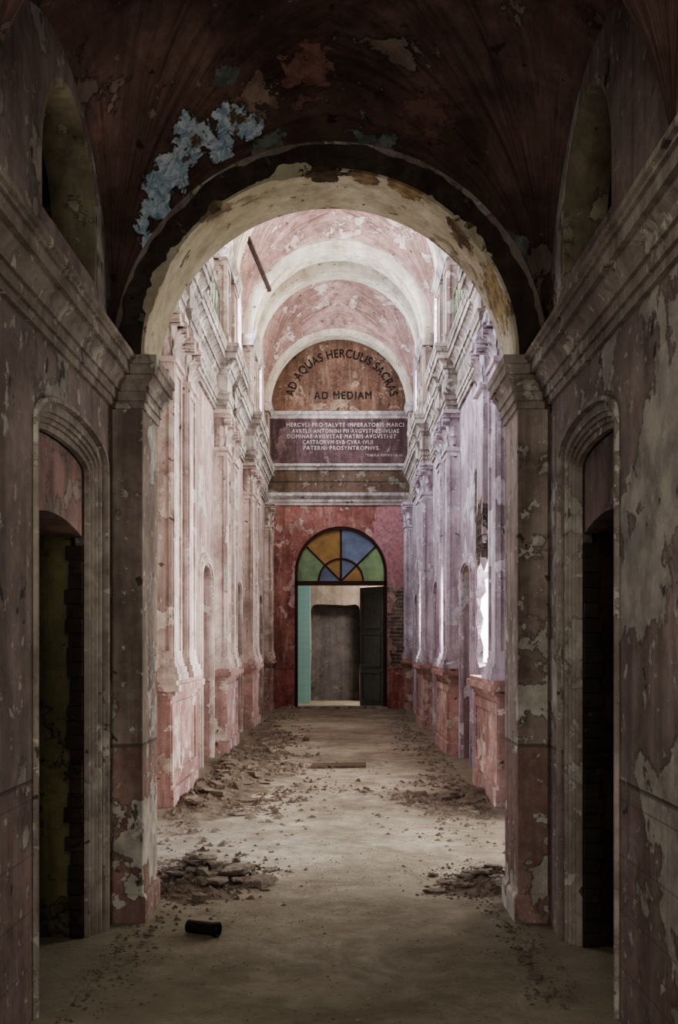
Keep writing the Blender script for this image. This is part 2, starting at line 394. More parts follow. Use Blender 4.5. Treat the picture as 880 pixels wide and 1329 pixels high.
# ------------------------------------------------------------------ near walls
def seg_pts(a0,a1,bs,rise,n=18):
    c=(a0+a1)/2; h=(a1-a0)/2
    return [(c+h*math.cos(math.pi*i/n), bs+rise*math.sin(math.pi*i/n)**0.75) for i in range(n+1)]
LY0,LY1,LS,LR=4.42,5.44,3.52,0.50
def lun(o=0.0,n=24):
    c=(LY0+LY1)/2; h=(LY1-LY0)/2-o
    return [(c-h*math.cos(math.pi*i/n),LS+(LR-o)*math.sin(math.pi*i/n)) for i in range(n+1)]
for s,nm in ((-1,'left'),(1,'right')):
    D0,D1=(4.33,5.62) if s<0 else (4.33,5.45)
    BS,RI=2.38,0.17
    g=G()
    outer=[(-2.6,0),(D0,0)]+list(reversed(seg_pts(D0,D1,BS,RI)))+[(D1,0),(AY0,0),(AY0,3.3),(-2.6,3.3)]
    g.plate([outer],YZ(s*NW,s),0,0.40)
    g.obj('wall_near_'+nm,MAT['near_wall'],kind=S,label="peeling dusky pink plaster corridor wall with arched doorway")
    g=G()
    up=[(-2.6,3.301),(LY0,3.301)]+lun()+[(LY1,3.301),(AY0,3.301),(AY0,5.3),(-2.6,5.3)]
    g.plate([up],YZ(s*NW,s),0,0.22)
    g.obj('wall_upper_'+nm,MAT['near_wall'],kind=S,label="stained plaster wall with deep arched lunette recess")
    g=G()
    g.plate([[(LY0,3.302)]+lun()+[(LY1,3.302),(LY1-0.03,3.302)]+list(reversed(lun(0.03)))+[(LY0+0.03,3.302)]],YZ(s*(NW+0.005),s),0,0.215)
    g.obj('trim_%d'%(60 if s<0 else 61),MAT['olive'],kind=S,label="ochre plaster lining of lunette recess")
    g=G()
    steps=[(-0.022,-0.002,-0.018,0.02),(0.0,0.04,0.012,0.078),(0.038,0.062,0.026,0.080),(0.06,0.082,0.04,0.082),(0.08,0.11,0.055,0.084)]
    for (o0,o1,t0,t1) in steps:
        A=seg_pts(D0+o0,D1-o0,BS-o0*0.3,RI-o0*0.7); B=seg_pts(D0+o1,D1-o1,BS-o1*0.3,RI-o1*0.7)
        loop=[(D1-o0,0.0)]+A+[(D0+o0,0.0),(D0+o1,0.0)]+list(reversed(B))+[(D1-o1,0.0)]
        g.plate([loop],YZ(s*NW,s),t0,t1)
    g.obj('trim_%d'%(5 if s<0 else 6),MAT['cornice_near'],kind=S,label="grey moulded plaster door surround with shallow arched head")
    I0,I1=D0+0.112,D1-0.112
    g=G()
    tp=seg_pts(I0,I1,BS-0.035,RI-0.08)
    low=[(I0+(I1-I0)*i/8,2.04+0.06*math.sin(math.pi*i/8)) for i in range(9)]
    g.plate([low+tp],YZ(s*(NW+0.09),s),0,0.2)
    g.obj('trim_%d'%(1 if s<0 else 2),MAT['tymp'] if s<0 else MAT['tympr'],kind=S,label="recessed plaster panel over doorway")
    g=G()
    for k in range(27):
        z0=k*0.074; d=random.uniform(0.0,0.03); e=random.uniform(-0.015,0.02)
        x0,x1=sorted((s*(NW+0.085),s*(NW+0.16+e))); g.box(x0,x1,I1-0.02-d,I1+0.06,z0,z0+0.071)
    g.obj('trim_%d'%(3 if s<0 else 4),MAT['rough'],kind=S,label="crumbling dark brick edge of doorway")
    g=G()
    x0,x1=sorted((s*(NW+0.15),s*(NW+0.42))); g.box(x0,x1,I1-0.005,I1+0.08,0,2.1)
    g.obj('trim_%d'%(62 if s<0 else 63),MAT['reveal'] if s<0 else MAT['rough'],kind=S,label="rough masonry lining inside doorway")
    g=G()
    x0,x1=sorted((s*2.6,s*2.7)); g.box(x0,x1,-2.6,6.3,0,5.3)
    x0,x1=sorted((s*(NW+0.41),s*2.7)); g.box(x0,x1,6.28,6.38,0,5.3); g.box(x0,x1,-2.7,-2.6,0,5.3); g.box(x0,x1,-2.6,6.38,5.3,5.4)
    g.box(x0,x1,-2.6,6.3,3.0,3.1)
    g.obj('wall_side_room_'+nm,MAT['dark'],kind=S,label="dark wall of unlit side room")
    prof=[(0,2.76),(0.02,2.76),(0.02,2.80),(0.035,2.80),(0.035,2.85),(0.05,2.85),(0.06,2.885),(0.085,2.91),(0.085,2.93),(0.11,2.93),(0.11,2.985),(0.125,2.985),(0.125,3.00),(0.14,3.005),(0.14,3.03),(0,3.06)]
    g=G(); g.sweep(prof,[(s*NW,-2.6),(s*NW,AY0)],1 if s<0 else -1)
    g.obj('trim_%d'%(7 if s<0 else 8),MAT['cornice_near'],kind=S,label="weathered projecting plaster cornice")
# ------------------------------------------------------------------ arch wall
g=G()
R0=1.01; ZA=3.03
outer=[(-2.1,0),(-R0,0)]
outer+=[( -R0*math.cos(math.pi*i/48), ZA+R0*math.sin(math.pi*i/48)) for i in range(49)]
outer+=[(R0,0),(2.1,0),(2.1,9.4),(-2.1,9.4)]
g.plate([outer],XZ(AY0),0,AY1-AY0)
g.obj('wall_arch',MAT['jamb'],kind=S,label="thick dividing wall pierced by a round arch")
def ring(g,r0,r1,y0,y1,zc,n=48,jit=0,a0=0,a1=math.pi,xc=0,jin=0):
    inn=[];out=[]
    for i in range(n+1):
        t=a0+(a1-a0)*i/n
        q=noise.noise(Vector((t*3.1,r1*9,0.3)))+0.5*noise.noise(Vector((t*9.7,r1*9,4.3)))+0.25*noise.noise(Vector((t*31,2,1.3)))
        ri=r0-max(0,q)*jin
        inn.append((xc+ri*math.cos(t),zc+ri*math.sin(t)))
        rr=max(r0+0.004,r1+q*jit)
        out.append((xc+rr*math.cos(t),zc+rr*math.sin(t)))
    g.plate([inn+list(reversed(out))],XZ(y0),0,y1-y0)
g=G(); ring(g,R0,1.13,AY0-0.03,AY0+0.001,ZA,n=90,jit=0.04)
g.obj('trim_9',MAT['archface'],kind=S,label="dark stained plaster band around the arch")
g=G(); ring(g,R0-0.016,R0+0.002,AY0-0.032,AY1+0.005,ZA,n=64)
ring(g,R0-0.017,R0-0.006,AY0-0.042,AY0-0.0325,ZA,n=300,jit=0.08,jin=0.03)
g.obj('trim_10',MAT['soffit'],kind=S,label="cream painted arch soffit with flaking ragged edge")
for s,k in ((-1,11),(1,12)):
    prof=[(0,2.76),(0.012,2.76),(0.012,2.80),(0.025,2.80),(0.025,2.85),(0.035,2.85),(0.045,2.89),(0.065,2.91),(0.065,2.93),(0.08,2.93),(0.08,2.98),(0.09,2.985),(0.09,3.03),(0,3.03)]
    g=G(); g.sweep(prof,[(s*NW,AY0),(s*R0,AY0),(s*R0,AY1),(s*1.2,AY1)],1 if s<0 else -1)
    g.obj('trim_%d'%k,MAT['cornice_near'],kind=S,label="moulded plaster impost capping arch jamb")
    g=G(); g.sweep([(0,0),(0.02,0),(0.02,0.13),(0.008,0.15),(0,0.15)],[(s*NW,AY0),(s*R0,AY0),(s*R0,AY1)],1 if s<0 else -1)
    g.obj('baseboard_jamb_%s'%('left' if s<0 else 'right'),MAT['jamb'],kind=S,label="low chipped plinth of arch jamb")
# ------------------------------------------------------------------ vaults
def sail(name,a,yc,b,z0,mat,label,n=56,flute=0.0):
    R=math.sqrt(a*a+b*b); v=[];uv=[];f=[]
    for j in range(n+1):
        y=b*math.sin(math.pi*(j/n-0.5))
        for i in range(n+1):
            x=a*math.sin(math.pi*(i/n-0.5))
            q=max(0,R*R-x*x-y*y); z=math.sqrt(q)
            ang=math.atan2(a-abs(x)+1e-4,b-abs(y)+1e-4)
            rad=math.hypot(a-abs(x),b-abs(y))
            k=flute*math.sin(ang*22)*min(1,rad*1.5)*min(1,4*(a-abs(x)))*min(1,4*(b-abs(y)))*(0.6+0.8*noise.noise(Vector((x*2,y*2,1))))
            v.append((x,yc+y,z0+z+k)); uv.append((ang,rad))
    for j in range(n):
        for i in range(n):
            p=j*(n+1)+i; f.append((p,p+1,p+n+2,p+n+1))
    me=bpy.data.meshes.new(name); me.from_pydata(v,[],f)
    ul=me.uv_layers.new(name='UVMap')
    for l in me.loops: ul.data[l.index].uv=uv[l.vertex_index]
    for p in me.polygons: p.use_smooth=True
    me.materials.append(mat)
    o=bpy.data.objects.new(name,me); COL.objects.link(o); tag(o,label=label,kind=S)
    md=o.modifiers.new('t','SOLIDIFY'); md.thickness=0.08; md.offset=1
    return o
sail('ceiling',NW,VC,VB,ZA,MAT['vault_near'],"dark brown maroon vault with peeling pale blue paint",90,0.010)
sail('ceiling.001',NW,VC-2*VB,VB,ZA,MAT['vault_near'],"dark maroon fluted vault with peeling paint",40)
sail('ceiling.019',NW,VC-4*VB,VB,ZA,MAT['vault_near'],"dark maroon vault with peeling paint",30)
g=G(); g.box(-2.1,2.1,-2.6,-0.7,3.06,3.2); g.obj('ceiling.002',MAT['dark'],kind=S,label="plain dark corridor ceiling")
g=G(); g.box(-2.1,2.1,-2.75,-2.6,0,3.2); g.obj('wall_back',MAT['near_wall'],kind=S,label="dusky plaster wall closing the corridor")
groups=[(9.86,11.56),(14.48,16.18),(18.75,20.45),(24.05,24.7)]
shafts=[(9.96,10.46),(10.96,11.46),(14.58,15.08),(15.58,16.08),(18.85,19.35),(19.85,20.35),(24.12,24.62)]
bays=[(AY1,9.86),(11.56,14.48),(16.18,18.75),(20.45,24.05)]
n0=3
for (y0,y1) in bays:
    sail('ceiling.%03d'%n0,HW,(y0+y1)/2,(y1-y0)/2,ZS,MAT['vault'],"faded pink plaster sail vault with radiating streaks",50,0.010); n0+=1
for (y0,y1) in groups:
    g=G(); ring(g,HW,HW+0.08,y0,y1,ZS,40); o=g.obj('ceiling.%03d'%n0,MAT['attic'],kind=S,label="short pink barrel vault strip"); n0+=1
tn=13
for (y0,y1) in shafts:
    ri=1.48 if y0<24 else 1.555
    g=G(); ring(g,ri,HW+0.02,y0,y1,ZS,56)
    ring(g,ri-0.02,ri-0.001,y0+0.06,y1-0.06,ZS,56)
    g.obj('trim_%d'%tn,MAT['rib'],kind=S,label="cream plaster transverse arch rib"); tn+=1
# ------------------------------------------------------------------ hall walls
doorsY=[(7.3,9.0),(13.1,14.1),(17.25,18.2),(21.9,22.9)]
def win(y0,y1):
    return (y0+y1)/2, min(1.1,(y1-y0)/2-0.2)
for s,nm in ((-1,'left'),(1,'right')):
    outer=[(AY1,0)]
    for (a,b) in doorsY:
        top=2.3 if a>8 else 2.4
        al=arch_loop(a,b,0,top,(0.18 if a>8 else 0.3))
        outer+=[(a,0)]+list(reversed(al[2:]))+[(b,0)]
    outer+=[(EY+0.4,0),(EY+0.4,9.4),(AY1,9.4)]
    holes=[]
    for (y0,y1) in bays:
        c,w=win(y0,y1)
        holes.append(arch_loop(c-w,c+w,5.95,6.98,w))
    if s>0:
        rag=[(10.52,1.28),(11.3,1.2),(11.8,1.26),(12.5,1.22),(12.78,1.35),(12.60,1.6),(12.82,1.75),(12.66,1.95),(12.84,2.1),(12.66,2.2),(12.72,2.36),(12.4,2.42),(12.1,2.3),(11.6,2.45),(11.2,2.34),(10.8,2.42),(10.56,2.2)]
        holes.append(rag)
        holes.append(arch_loop(15.1,15.56,1.4,2.3)); holes.append(arch_loop(19.37,19.83,1.4,2.5))
    g=G(); g.plate([outer]+holes,YZ(s*HW,s),0,0.4)
    g.obj('wall_'+nm,MAT['hall_left'] if s<0 else MAT['hall_right'],kind=S,label="tall faded pink plaster hall wall" if s<0 else "tall mauve plaster hall wall with exposed brick")
    if s>0:
        g=G()
        g.plate([[(1.71,1.28),(2.05,1.25),(2.05,2.3),(1.86,2.32),(1.73,2.24),(1.75,2.1),(1.69,2.02),(1.68,1.9),(1.72,1.78),(1.68,1.6),(1.72,1.45)]],XZ(12.56),0,0.04)
        g.obj('window_30',MAT['white'],kind=S,label="whitewashed jamb of broken window opening")
    for i,(a,b) in enumerate(doorsY):
        top=2.3 if a>8 else 2.4; rz=0.18 if a>8 else 0.3
        g=G()
        for (o0,o1,th) in ((0.0,0.16,0.03),(0.03,0.12,0.05)):
            inn=arch_loop(a-o0,b+o0,0,top+o0*.3,rz+o0*.7)[2:]; out=arch_loop(a-o1,b+o1,0,top+o1*.3,rz+o1*.7)[2:]
            g.plate([[(b+o0,0),(b+o1,0)]+out+[(a-o1,0),(a-o0,0)]+list(reversed(inn))],YZ(s*HW,-s),-0.001,th)
        g.obj('trim_%d'%tn,MAT['pil'] if s<0 else MAT['pilr'],kind=S,label="moulded plaster door surround"); tn+=1
        if i>0:
            g=G(); x=s*(HW+0.2)
            g.plate([arch_loop(a-0.01,b+0.01,0,top,rz+0.01)],YZ(x,s),0,0.04)
            mid=(a+b)/2
            for (p,q) in ((a+0.08,mid-0.05),(mid+0.05,b-0.08)):
                for (z0,z1) in ((0.15,0.9),(1.0,2.0)):
                    g.plate([rect(p,q,z0,z1),rect(p+0.04,q-0.04,z0+0.04,z1-0.04)],YZ(x,-s),0,0.02)
            g.obj('door_%d'%(i+(0 if s<0 else 3)),MAT['redwood'],kind=S,label="closed red-brown panelled double door")
    path=[(s*(HW-0.02),AY1+0.01)]
    for (a,b) in shafts[:-1]:
        path+=[(s*(HW-0.02),a-0.03),(s*(HW-0.17),a-0.03),(s*(HW-0.17),b+0.03),(s*(HW-0.02),b+0.03)]
    path.append((s*(HW-0.02),EY))
    prof=[(-0.05,4.65),(0.012,4.65),(0.012,4.71),(0.026,4.71),(0.026,4.78),(0.04,4.78),(0.04,4.84),(0.062,4.88),(0.02,4.89),(0.02,5.12),(0.04,5.14),(0.055,5.19),(0.072,5.19),(0.072,5.24),(0.09,5.27),(0.13,5.31),(0.145,5.31),(0.145,5.40),(0.16,5.40),(0.175,5.46),(0.18,5.46),(0.18,5.51),(-0.05,5.56)]
    g=G(); g.sweep(prof,path,1 if s<0 else -1)
    g.obj('trim_%d'%tn,MAT['cornice'],kind=S,label="heavy broken-forward plaster entablature and cornice"); tn+=1
    prof=[(-0.05,6.68),(0.02,6.68),(0.03,6.74),(0.06,6.79),(0.07,6.86),(-0.05,6.9)]
    for (y0,y1) in groups:
        ya=y0; yb=min(y1,EY-0.01); dd=0.17 if y0<24 else 0.10
        pth=[(s*(HW-0.01),ya-0.02),(s*(HW-dd),ya-0.02),(s*(HW-dd),yb),(s*(HW-0.01),yb)]
        g=G(); g.sweep(prof,pth,1 if s<0 else -1)
        g.obj('trim_%d'%tn,MAT['cornice'],kind=S,label="thin plaster string course under the vault ribs"); tn+=1
    for i,(y0,y1) in enumerate(bays):
        c,w=win(y0,y1)
        g=G(); l0=arch_loop(c-w,c+w,5.95,6.98,w); l1=arch_loop(c-w+0.06,c+w-0.06,6.01,6.98,w-0.06)
        g.plate([l0,l1],YZ(s*(HW+0.25),s),0,0.06)
        x0,x1=sorted((s*(HW+0.255),s*(HW+0.3))); g.box(x0,x1,c-0.025,c+0.025,5.97,6.98+w-0.02)
        g.box(x0,x1,c-w+0.02,c+w-0.02,6.95,7.01)
        g.obj('window_%d'%(i+1+(0 if s<0 else 4)),MAT['iron'],kind=S,label="arched clerestory window with green metal frame")
def inset_box(g,x0,x1,y0,y1,z0,z1,s,d=0.018,m=0.07):
    g.box(x0,x1,y0,y1,z0,z1)
    xf = x1 if s<0 else x0
    g.plate([rect(y0+0.0,y1-0.0,z0,z1),rect(y0+m,y1-m,z0+m,z1-m)],YZ(xf,-s),0,d)
    g.plate([rect(x0,x1,z0,z1),rect(x0+0.03,x1-0.03,z0+m,z1-m)],lambda a,b,t:(a,y0-t,b),0,d)
def cap_mesh(s):
    g=G(); W=0.5; D=0.17
    def X(d): return -s*d
    def bx(d1,y0,y1,z0,z1):
        x0,x1=sorted((X(0.002),X(d1))); g.box(x0,x1,y0,y1,z0,z1)
    bx(D+0.03,0.0-0.03,W+0.03,0.0,0.05)
    bx(D-0.025,0.03,W-0.03,0.05,0.45)
    bx(D+0.03,-0.03,W+0.03,0.45,0.5)
    bx(D+0.06,-0.07,W+0.07,0.5,0.55)
    def leaf(cy,z0,h,w,front=True,depth=D-0.025):
        vs=[];fs=[]
        nseg=6
        for i in range(nseg+1):
            t=i/nseg; ww=w*(0.75+0.5*math.sin(t*math.pi*0.9))*(1 if t<0.85 else 0.6)
            out=0.014+0.085*max(0,t-0.35)**1.5*2
            zz=z0+h*(t if t<0.9 else 0.9-(t-0.9)*0.8)
            for k,(yy,oo) in enumerate(((-ww/2,0),(-ww/4,0.012),(0,0.022),(ww/4,0.012),(ww/2,0))):
                if front: vs.append((X(depth+out+oo),cy+yy,zz))
                else: vs.append((X(cy+yy),-(out+oo)+0.03,zz))
        for i in range(nseg):
            for k in range(4):
                a=i*5+k; fs.append((a,a+1,a+6,a+5))
        g.add(vs,fs)
    for cy in (0.07,0.19,0.31,0.43): leaf(cy,0.05,0.17,0.09)
    for cy in (0.13,0.25,0.37): leaf(cy,0.15,0.2,0.09)
    leaf(0.08,0.05,0.17,0.09,False); leaf(0.08,0.18,0.18,0.08,False)
    for cy in (0.02,W-0.02):
        for k in range(14):
            t=k/13; a=t*4*math.pi; r=0.07*(1-t*0.8)
            p=(X(D+0.03),cy+r*math.cos(a)*(1 if cy>0.2 else -1),0.40+r*math.sin(a))
            q=(X(D+0.065),p[1],p[2])
            g.cyl(q,(X(D-0.03),p[1],p[2]),0.016,0.016,6)
    g.cyl((X(D+0.075),W/2,0.49),(X(D),W/2,0.49),0.05,0.05,8)
    return g
ang_lab={-1:"pale pink plaster pilaster with leafy volute capital",1:"mauve-white flaking plaster pilaster with leafy volute capital"}
for s in (-1,1):
    mat=MAT['pil'] if s<0 else MAT['pilr']
    gp="pilasters along the pink wall" if s<0 else "pilasters along the mauve wall"
    cg=cap_mesh(s)
    first=None
    for i,(y0,y1) in enumerate(shafts):
        yc=(y0+y1)/2
        xa,xb=sorted((s*(HW-0.001),s*(HW-0.16)))
        broken=(s>0 and i==1)
        lab=ang_lab[s] if not broken else "crumbling mauve pilaster broken away above its pedestal"
        e=empty('pilaster',(s*(HW-0.002),yc,1.16),label=lab,category="pilaster",group=gp)
        ex=s*(HW-0.002)
        zb=2.35 if broken else 1.36
        if not broken:
            g=G()
            for (d,za,zc) in ((0.23,1.16,1.22),(0.215,1.22,1.28),(0.195,1.28,1.31),(0.185,1.31,1.36)):
                p,q=sorted((s*(HW-0.001),s*(HW-d))); g.box(p,q,y0-(d-0.16),y1+(d-0.16),za,zc)
            g.obj('base',mat,parent=e,origin=(ex,yc,1.16))
        if broken or first is None:
            g=G()
            if broken:
                g.box(xa,xb,y0,y1,zb+0.25,4.1)
                g.box(HW-0.03,HW-0.002,y0+0.01,y0+0.12,1.16,zb+0.27)
                for k in range(9):
                    h=random.uniform(0,0.28); w=(y1-y0)/9
                    for q_ in range(3):
                        xx=(xb-xa)/3; h2=h*random.uniform(0.4,1)
                        g.box(xa+q_*xx,xa+(q_+1)*xx,y0+k*w,y0+(k+1)*w,zb+0.25-h2,zb+0.26)
            else: inset_box(g,xa,xb,y0,y1,zb,4.1,s)
            o=g.obj('shaft',mat,parent=e,origin=(ex,yc,1.16))
            if not broken: first=o
        else:
            o=first.copy(); COL.objects.link(o); o.parent=e; o.location=(0,0,0)
        if i==0:
            cap0=mk('capital',[(v[0]+s*HW,v[1]+y0,v[2]+4.1) for v in cg.v],cg.f,mat,parent=e,origin=(ex,yc,4.1))
        else:
            c=cap0.copy(); COL.objects.link(c); c.parent=e; c.location=(0,0,4.1-1.16)
        if i==0:
            g=G(); inset_box(g,xa,xb,y0,y1,5.56,6.68,s)
            p,q=sorted((s*(HW-0.001),s*(HW-0.2))); g.box(p,q,y0-0.03,y1+0.03,5.56,5.68)
            a0=g.obj('attic_pilaster',MAT['attic'],origin=(s*HW,yc,5.56),label="short weathered attic pilaster above the cornice",category="pilaster",group="attic pilasters")
        else:
            o=a0.copy(); COL.objects.link(o); o.location=(s*HW,yc,5.56)
            if i==6: o.scale=(0.5,1,1)
    for i,(y0,y1) in enumerate(groups):
        g=G()
        def bx(d,za,zc,e=0):
            p,q=sorted((s*(HW-0.001),s*(HW-d))); g.box(p,q,y0-e,min(y1+e,EY-0.001),za,zc)
        bx(0.19,0,0.16,0.02); bx(0.16,0.16,0.98); bx(0.18,0.98,1.02,0.02); bx(0.21,1.02,1.06,0.05); bx(0.25,1.06,1.12,0.08); bx(0.22,1.12,1.16,0.06)
        g.plate([rect(y0+0.02,y1-0.02,0.2,0.95),rect(y0+0.12,y1-0.12,0.3,0.85)] ,YZ(s*(HW-0.16),-s),0,0.015)
        g.obj('pedestal',MAT['ped'],origin=(s*HW,(y0+y1)/2,0),label="worn salmon pink plaster pedestal under paired pilasters" if i<3 else "worn salmon pink corner pedestal",category="pedestal",group="wall pedestals")
for s in (-1,1):
    for (y0,y1) in bays[1:]:
        c=(y0+y1)/2; L=(y1-y0)-0.3
        e=empty('railing',(s*(HW-0.1),c,5.56),label="thin green iron railing on the cornice ledge",category="railing",group="clerestory railings")
        for zz in (5.62,6.12):
            g=G(); g.cyl((s*(HW-0.1),c-L/2,zz),(s*(HW-0.1),c+L/2,zz),0.018,n=6)
            g.obj('rail',MAT['iron'],parent=e,origin=(s*(HW-0.1),c,zz))
        nb=10
        b0=None
        for k in range(nb+1):
            yy=c-L/2+L*k/nb
            if b0 is None:
                g=G(); g.cyl((s*(HW-0.1),yy,5.55),(s*(HW-0.1),yy,6.12),0.011,n=6)
                b0=g.obj('baluster',MAT['iron'],parent=e,origin=(s*(HW-0.1),yy,5.55))
            else:
                o=b0.copy(); COL.objects.link(o); o.parent=e; o.location=(0,yy-c,-0.01)
# ------------------------------------------------------------------ end wall
DX0,DX1,DZS,DR=-1.01,1.11,3.12,1.06
outer=[(-2.1,0),(DX0,0)]+list(reversed(arch_loop(DX0,DX1,0,DZS)[2:]))+[(DX1,0),(2.1,0),(2.1,5.0),(-2.1,5.0)]
g=G(); g.plate([outer],XZ(EY),0,0.35)
g.obj('wall_end',MAT['end'],kind=S,label="rust red streaked plaster end wall with arched doorway and bare brick patch")
g=G(); g.box(-2.1,2.1,EY,EY+0.35,5.0,9.4); g.obj('wall_end_upper',MAT['lunette'],kind=S,label="stained ochre pink plaster lunette wall")
def strip(prof,mat,label,x0=-HW,x1=HW):
    global tn
    g=G(); g.sweep(prof,[(x0,EY),(x1,EY)],1)
    g.obj('trim_%d'%tn,mat,kind=S,label=label); tn+=1
strip([(-0.02,4.66),(0.03,4.66),(0.03,4.73),(0.05,4.73),(0.05,4.79),(0.08,4.82),(0.12,4.87),(0.12,4.94),(-0.02,4.96)],MAT['greyrib'],"pale pinkish plaster string course")
strip([(-0.02,4.95),(0.02,4.95),(0.02,5.50),(-0.02,5.50)],MAT['frieze'],"stained olive and maroon frieze band")
strip([(-0.02,5.20),(0.035,5.20),(0.04,5.225),(-0.02,5.23)],MAT['frieze'],"thin stained moulding")
strip([(-0.02,5.46),(0.05,5.46),(0.07,5.51),(0.12,5.55),(0.13,5.60),(-0.02,5.62)],MAT['greyrib'],"slim blue grey plaster cornice on end wall")
strip([(-0.02,5.60),(0.02,5.60),(0.02,6.64),(-0.02,6.64)],MAT['panel'],"weathered maroon inscription panel")
strip([(-0.02,6.64),(0.04,6.64),(0.06,6.70),(0.09,6.73),(0.10,6.80),(-0.02,6.82)],MAT['greyrib'],"plaster cornice under the lunette")
g=G()
def doorring(o0,o1,th,y):
    a=arch_loop(DX0-o0,DX1+o0,0,DZS,DR+o0)[2:]; b=arch_loop(DX0-o1,DX1+o1,0,DZS,DR+o1)[2:]
    g.plate([[(DX1+o0,0),(DX1+o1,0)]+b+[(DX0-o1,0),(DX0-o0,0)]+list(reversed(a))],XZ(y),0,th)
doorring(-0.07,-0.001,0.12,EY+0.02)
g.box(DX0+0.02,DX1-0.02,EY+0.02,EY+0.15,2.83,2.93)
FX,FZ=0.05,2.93
for t in (45,90,135):
    a=math.radians(t); L=(1.2 if t==90 else 1.19)
    g.cyl((FX,EY+0.08,FZ),(FX+L*math.cos(a),EY+0.08,FZ+L*math.sin(a)),0.022,n=6)
ring(g,0.49,0.53,EY+0.05,EY+0.12,FZ,32,xc=FX)
g.obj('window_9',MAT['frame'],kind=S,label="semicircular fanlight frame with radiating dark red bars")
def inside_r(a):
    lo,hi=0,1.6
    for _ in range(30):
        m_=(lo+hi)/2; x=FX+m_*math.cos(a); z=FZ+m_*math.sin(a)
        ok=(abs(x-FX)<DR) and (z<DZS or math.hypot(x-FX,z-DZS)<DR)
        if ok: lo=m_
        else: hi=m_
    return lo-0.03
cols_o=['gg','gb','ga','gg']; cols_i=['ga','gb','ga','gb']
wn=10
for k in range(4):
    a0=math.radians(45*k+0.1); a1=math.radians(45*(k+1)-0.1)
    pts=[a0+(a1-a0)*i/10 for i in range(11)]
    g=G(); lo=[(FX+0.51*math.cos(a),FZ+0.51*math.sin(a)) for a in pts]; hi=[(FX+inside_r(a)*math.cos(a),FZ+inside_r(a)*math.sin(a)) for a in reversed(pts)]
    g.plate([lo+hi],XZ(EY+0.08),0,0.008)
    g.obj('window_%d'%wn,MAT[cols_o[k]],kind=S,label="coloured glass outer pane of the fanlight"); wn+=1
    g=G(); g.plate([[(FX,FZ)]+[(FX+0.51*math.cos(a),FZ+0.51*math.sin(a)) for a in pts]],XZ(EY+0.08),0,0.008)
    g.obj('window_%d'%wn,MAT[cols_i[k]],kind=S,label="coloured glass inner pane of the fanlight"); wn+=1
def leaf_door(name,hx,hy,ang,w,lab):
    e=empty(name,(hx,hy,0),kind=S,label=lab)
    g=G(); g.box(0,w,-0.02,0.02,0.02,2.82)
    for (z0,z1) in ((0.15,0.85),(0.95,1.75),(1.85,2.7)):
        for yy in (-0.02,0.02):
            g.plate([rect(0.08,w-0.08,z0,z1),rect(0.13,w-0.13,z0+0.05,z1-0.05)],lambda a,b,t,yy=yy:(a,yy+(t if yy>0 else -t),b),0,0.025)
    o=g.obj('leaf',MAT['doorwood']); o.parent=e
    g=G(); g.cyl((w-0.07,0.02,1.05),(w-0.07,0.08,1.05),0.012,n=8); g.cyl((w-0.07,0.07,1.05),(w-0.18,0.07,1.05),0.012,n=8)
    o=g.obj('handle',MAT['pipe']); o.parent=e
    e.rotation_euler=(0,0,ang)
leaf_door('door_7',1.04,EY+0.2,math.radians(180-58),0.98,"dark grey-green panelled door leaf standing open")
g=G(); g.box(-1.6,-0.72,27.0,27.2,0,3.6); g.obj('wall_tiled',MAT['turq'],kind=S,label="pale turquoise tiled partition")
g=G()
def jag(p,k): return (p[0]+0.03*noise.noise(Vector((p[1]*3,k,1))),p[1]+0.03*noise.noise(Vector((p[0]*3,k,4))))
nl=[(-0.74,0),(-0.74,0.6),(-0.74,1.2),(-0.74,1.8),(-0.74,2.35)]+[(-0.74+0.14*(1-math.cos(t*math.pi/10)),2.35+0.15*math.sin(t*math.pi/10)) for t in range(1,6)]+[(-0.4,2.5),(-0.1,2.5),(0.2,2.5)]+[(0.40+0.14*math.sin(t*math.pi/10),2.35+0.15*math.cos(t*math.pi/10)) for t in range(0,6)]+[(0.54,1.8),(0.54,1.2),(0.54,0.6),(0.54,0)]
nl=[jag(p,7) if p[1]>0.01 else p for p in nl]
g.plate([[(-2.5,0)]+nl+[(2.5,0),(2.5,4.2),(-2.5,4.2)]],XZ(28.0),0,0.35)
g.obj('wall_room_back',MAT['beige'],kind=S,label="beige plaster wall of far room with dark opening")
g=G(); g.box(-1.0,1.0,28.35,28.45,0,3); g.obj('wall_room_niche',MAT['niche'],kind=S,label="grey plaster at back of the opening")
g=G(); g.box(-2.6,-2.5,EY+0.35,28.5,0,4.2); g.obj('wall_room_left',MAT['beige'],kind=S,label="beige plaster side wall of far room")
g=G(); g.box(2.5,2.6,EY+0.35,28.5,0,4.2); g.obj('wall_room_right',MAT['beige'],kind=S,label="beige plaster side wall of far room")
g=G(); g.box(-2.6,2.6,EY+0.35,28.6,4.2,4.3); g.obj('ceiling.020',MAT['beige'],kind=S,label="far room ceiling")
g=G(); g.box(DX0,DX1,EY+0.0,EY+0.35,0.0,0.05); g.obj('trim_%d'%tn,MAT['cornice'],kind=S,label="worn door threshold"); tn+=1
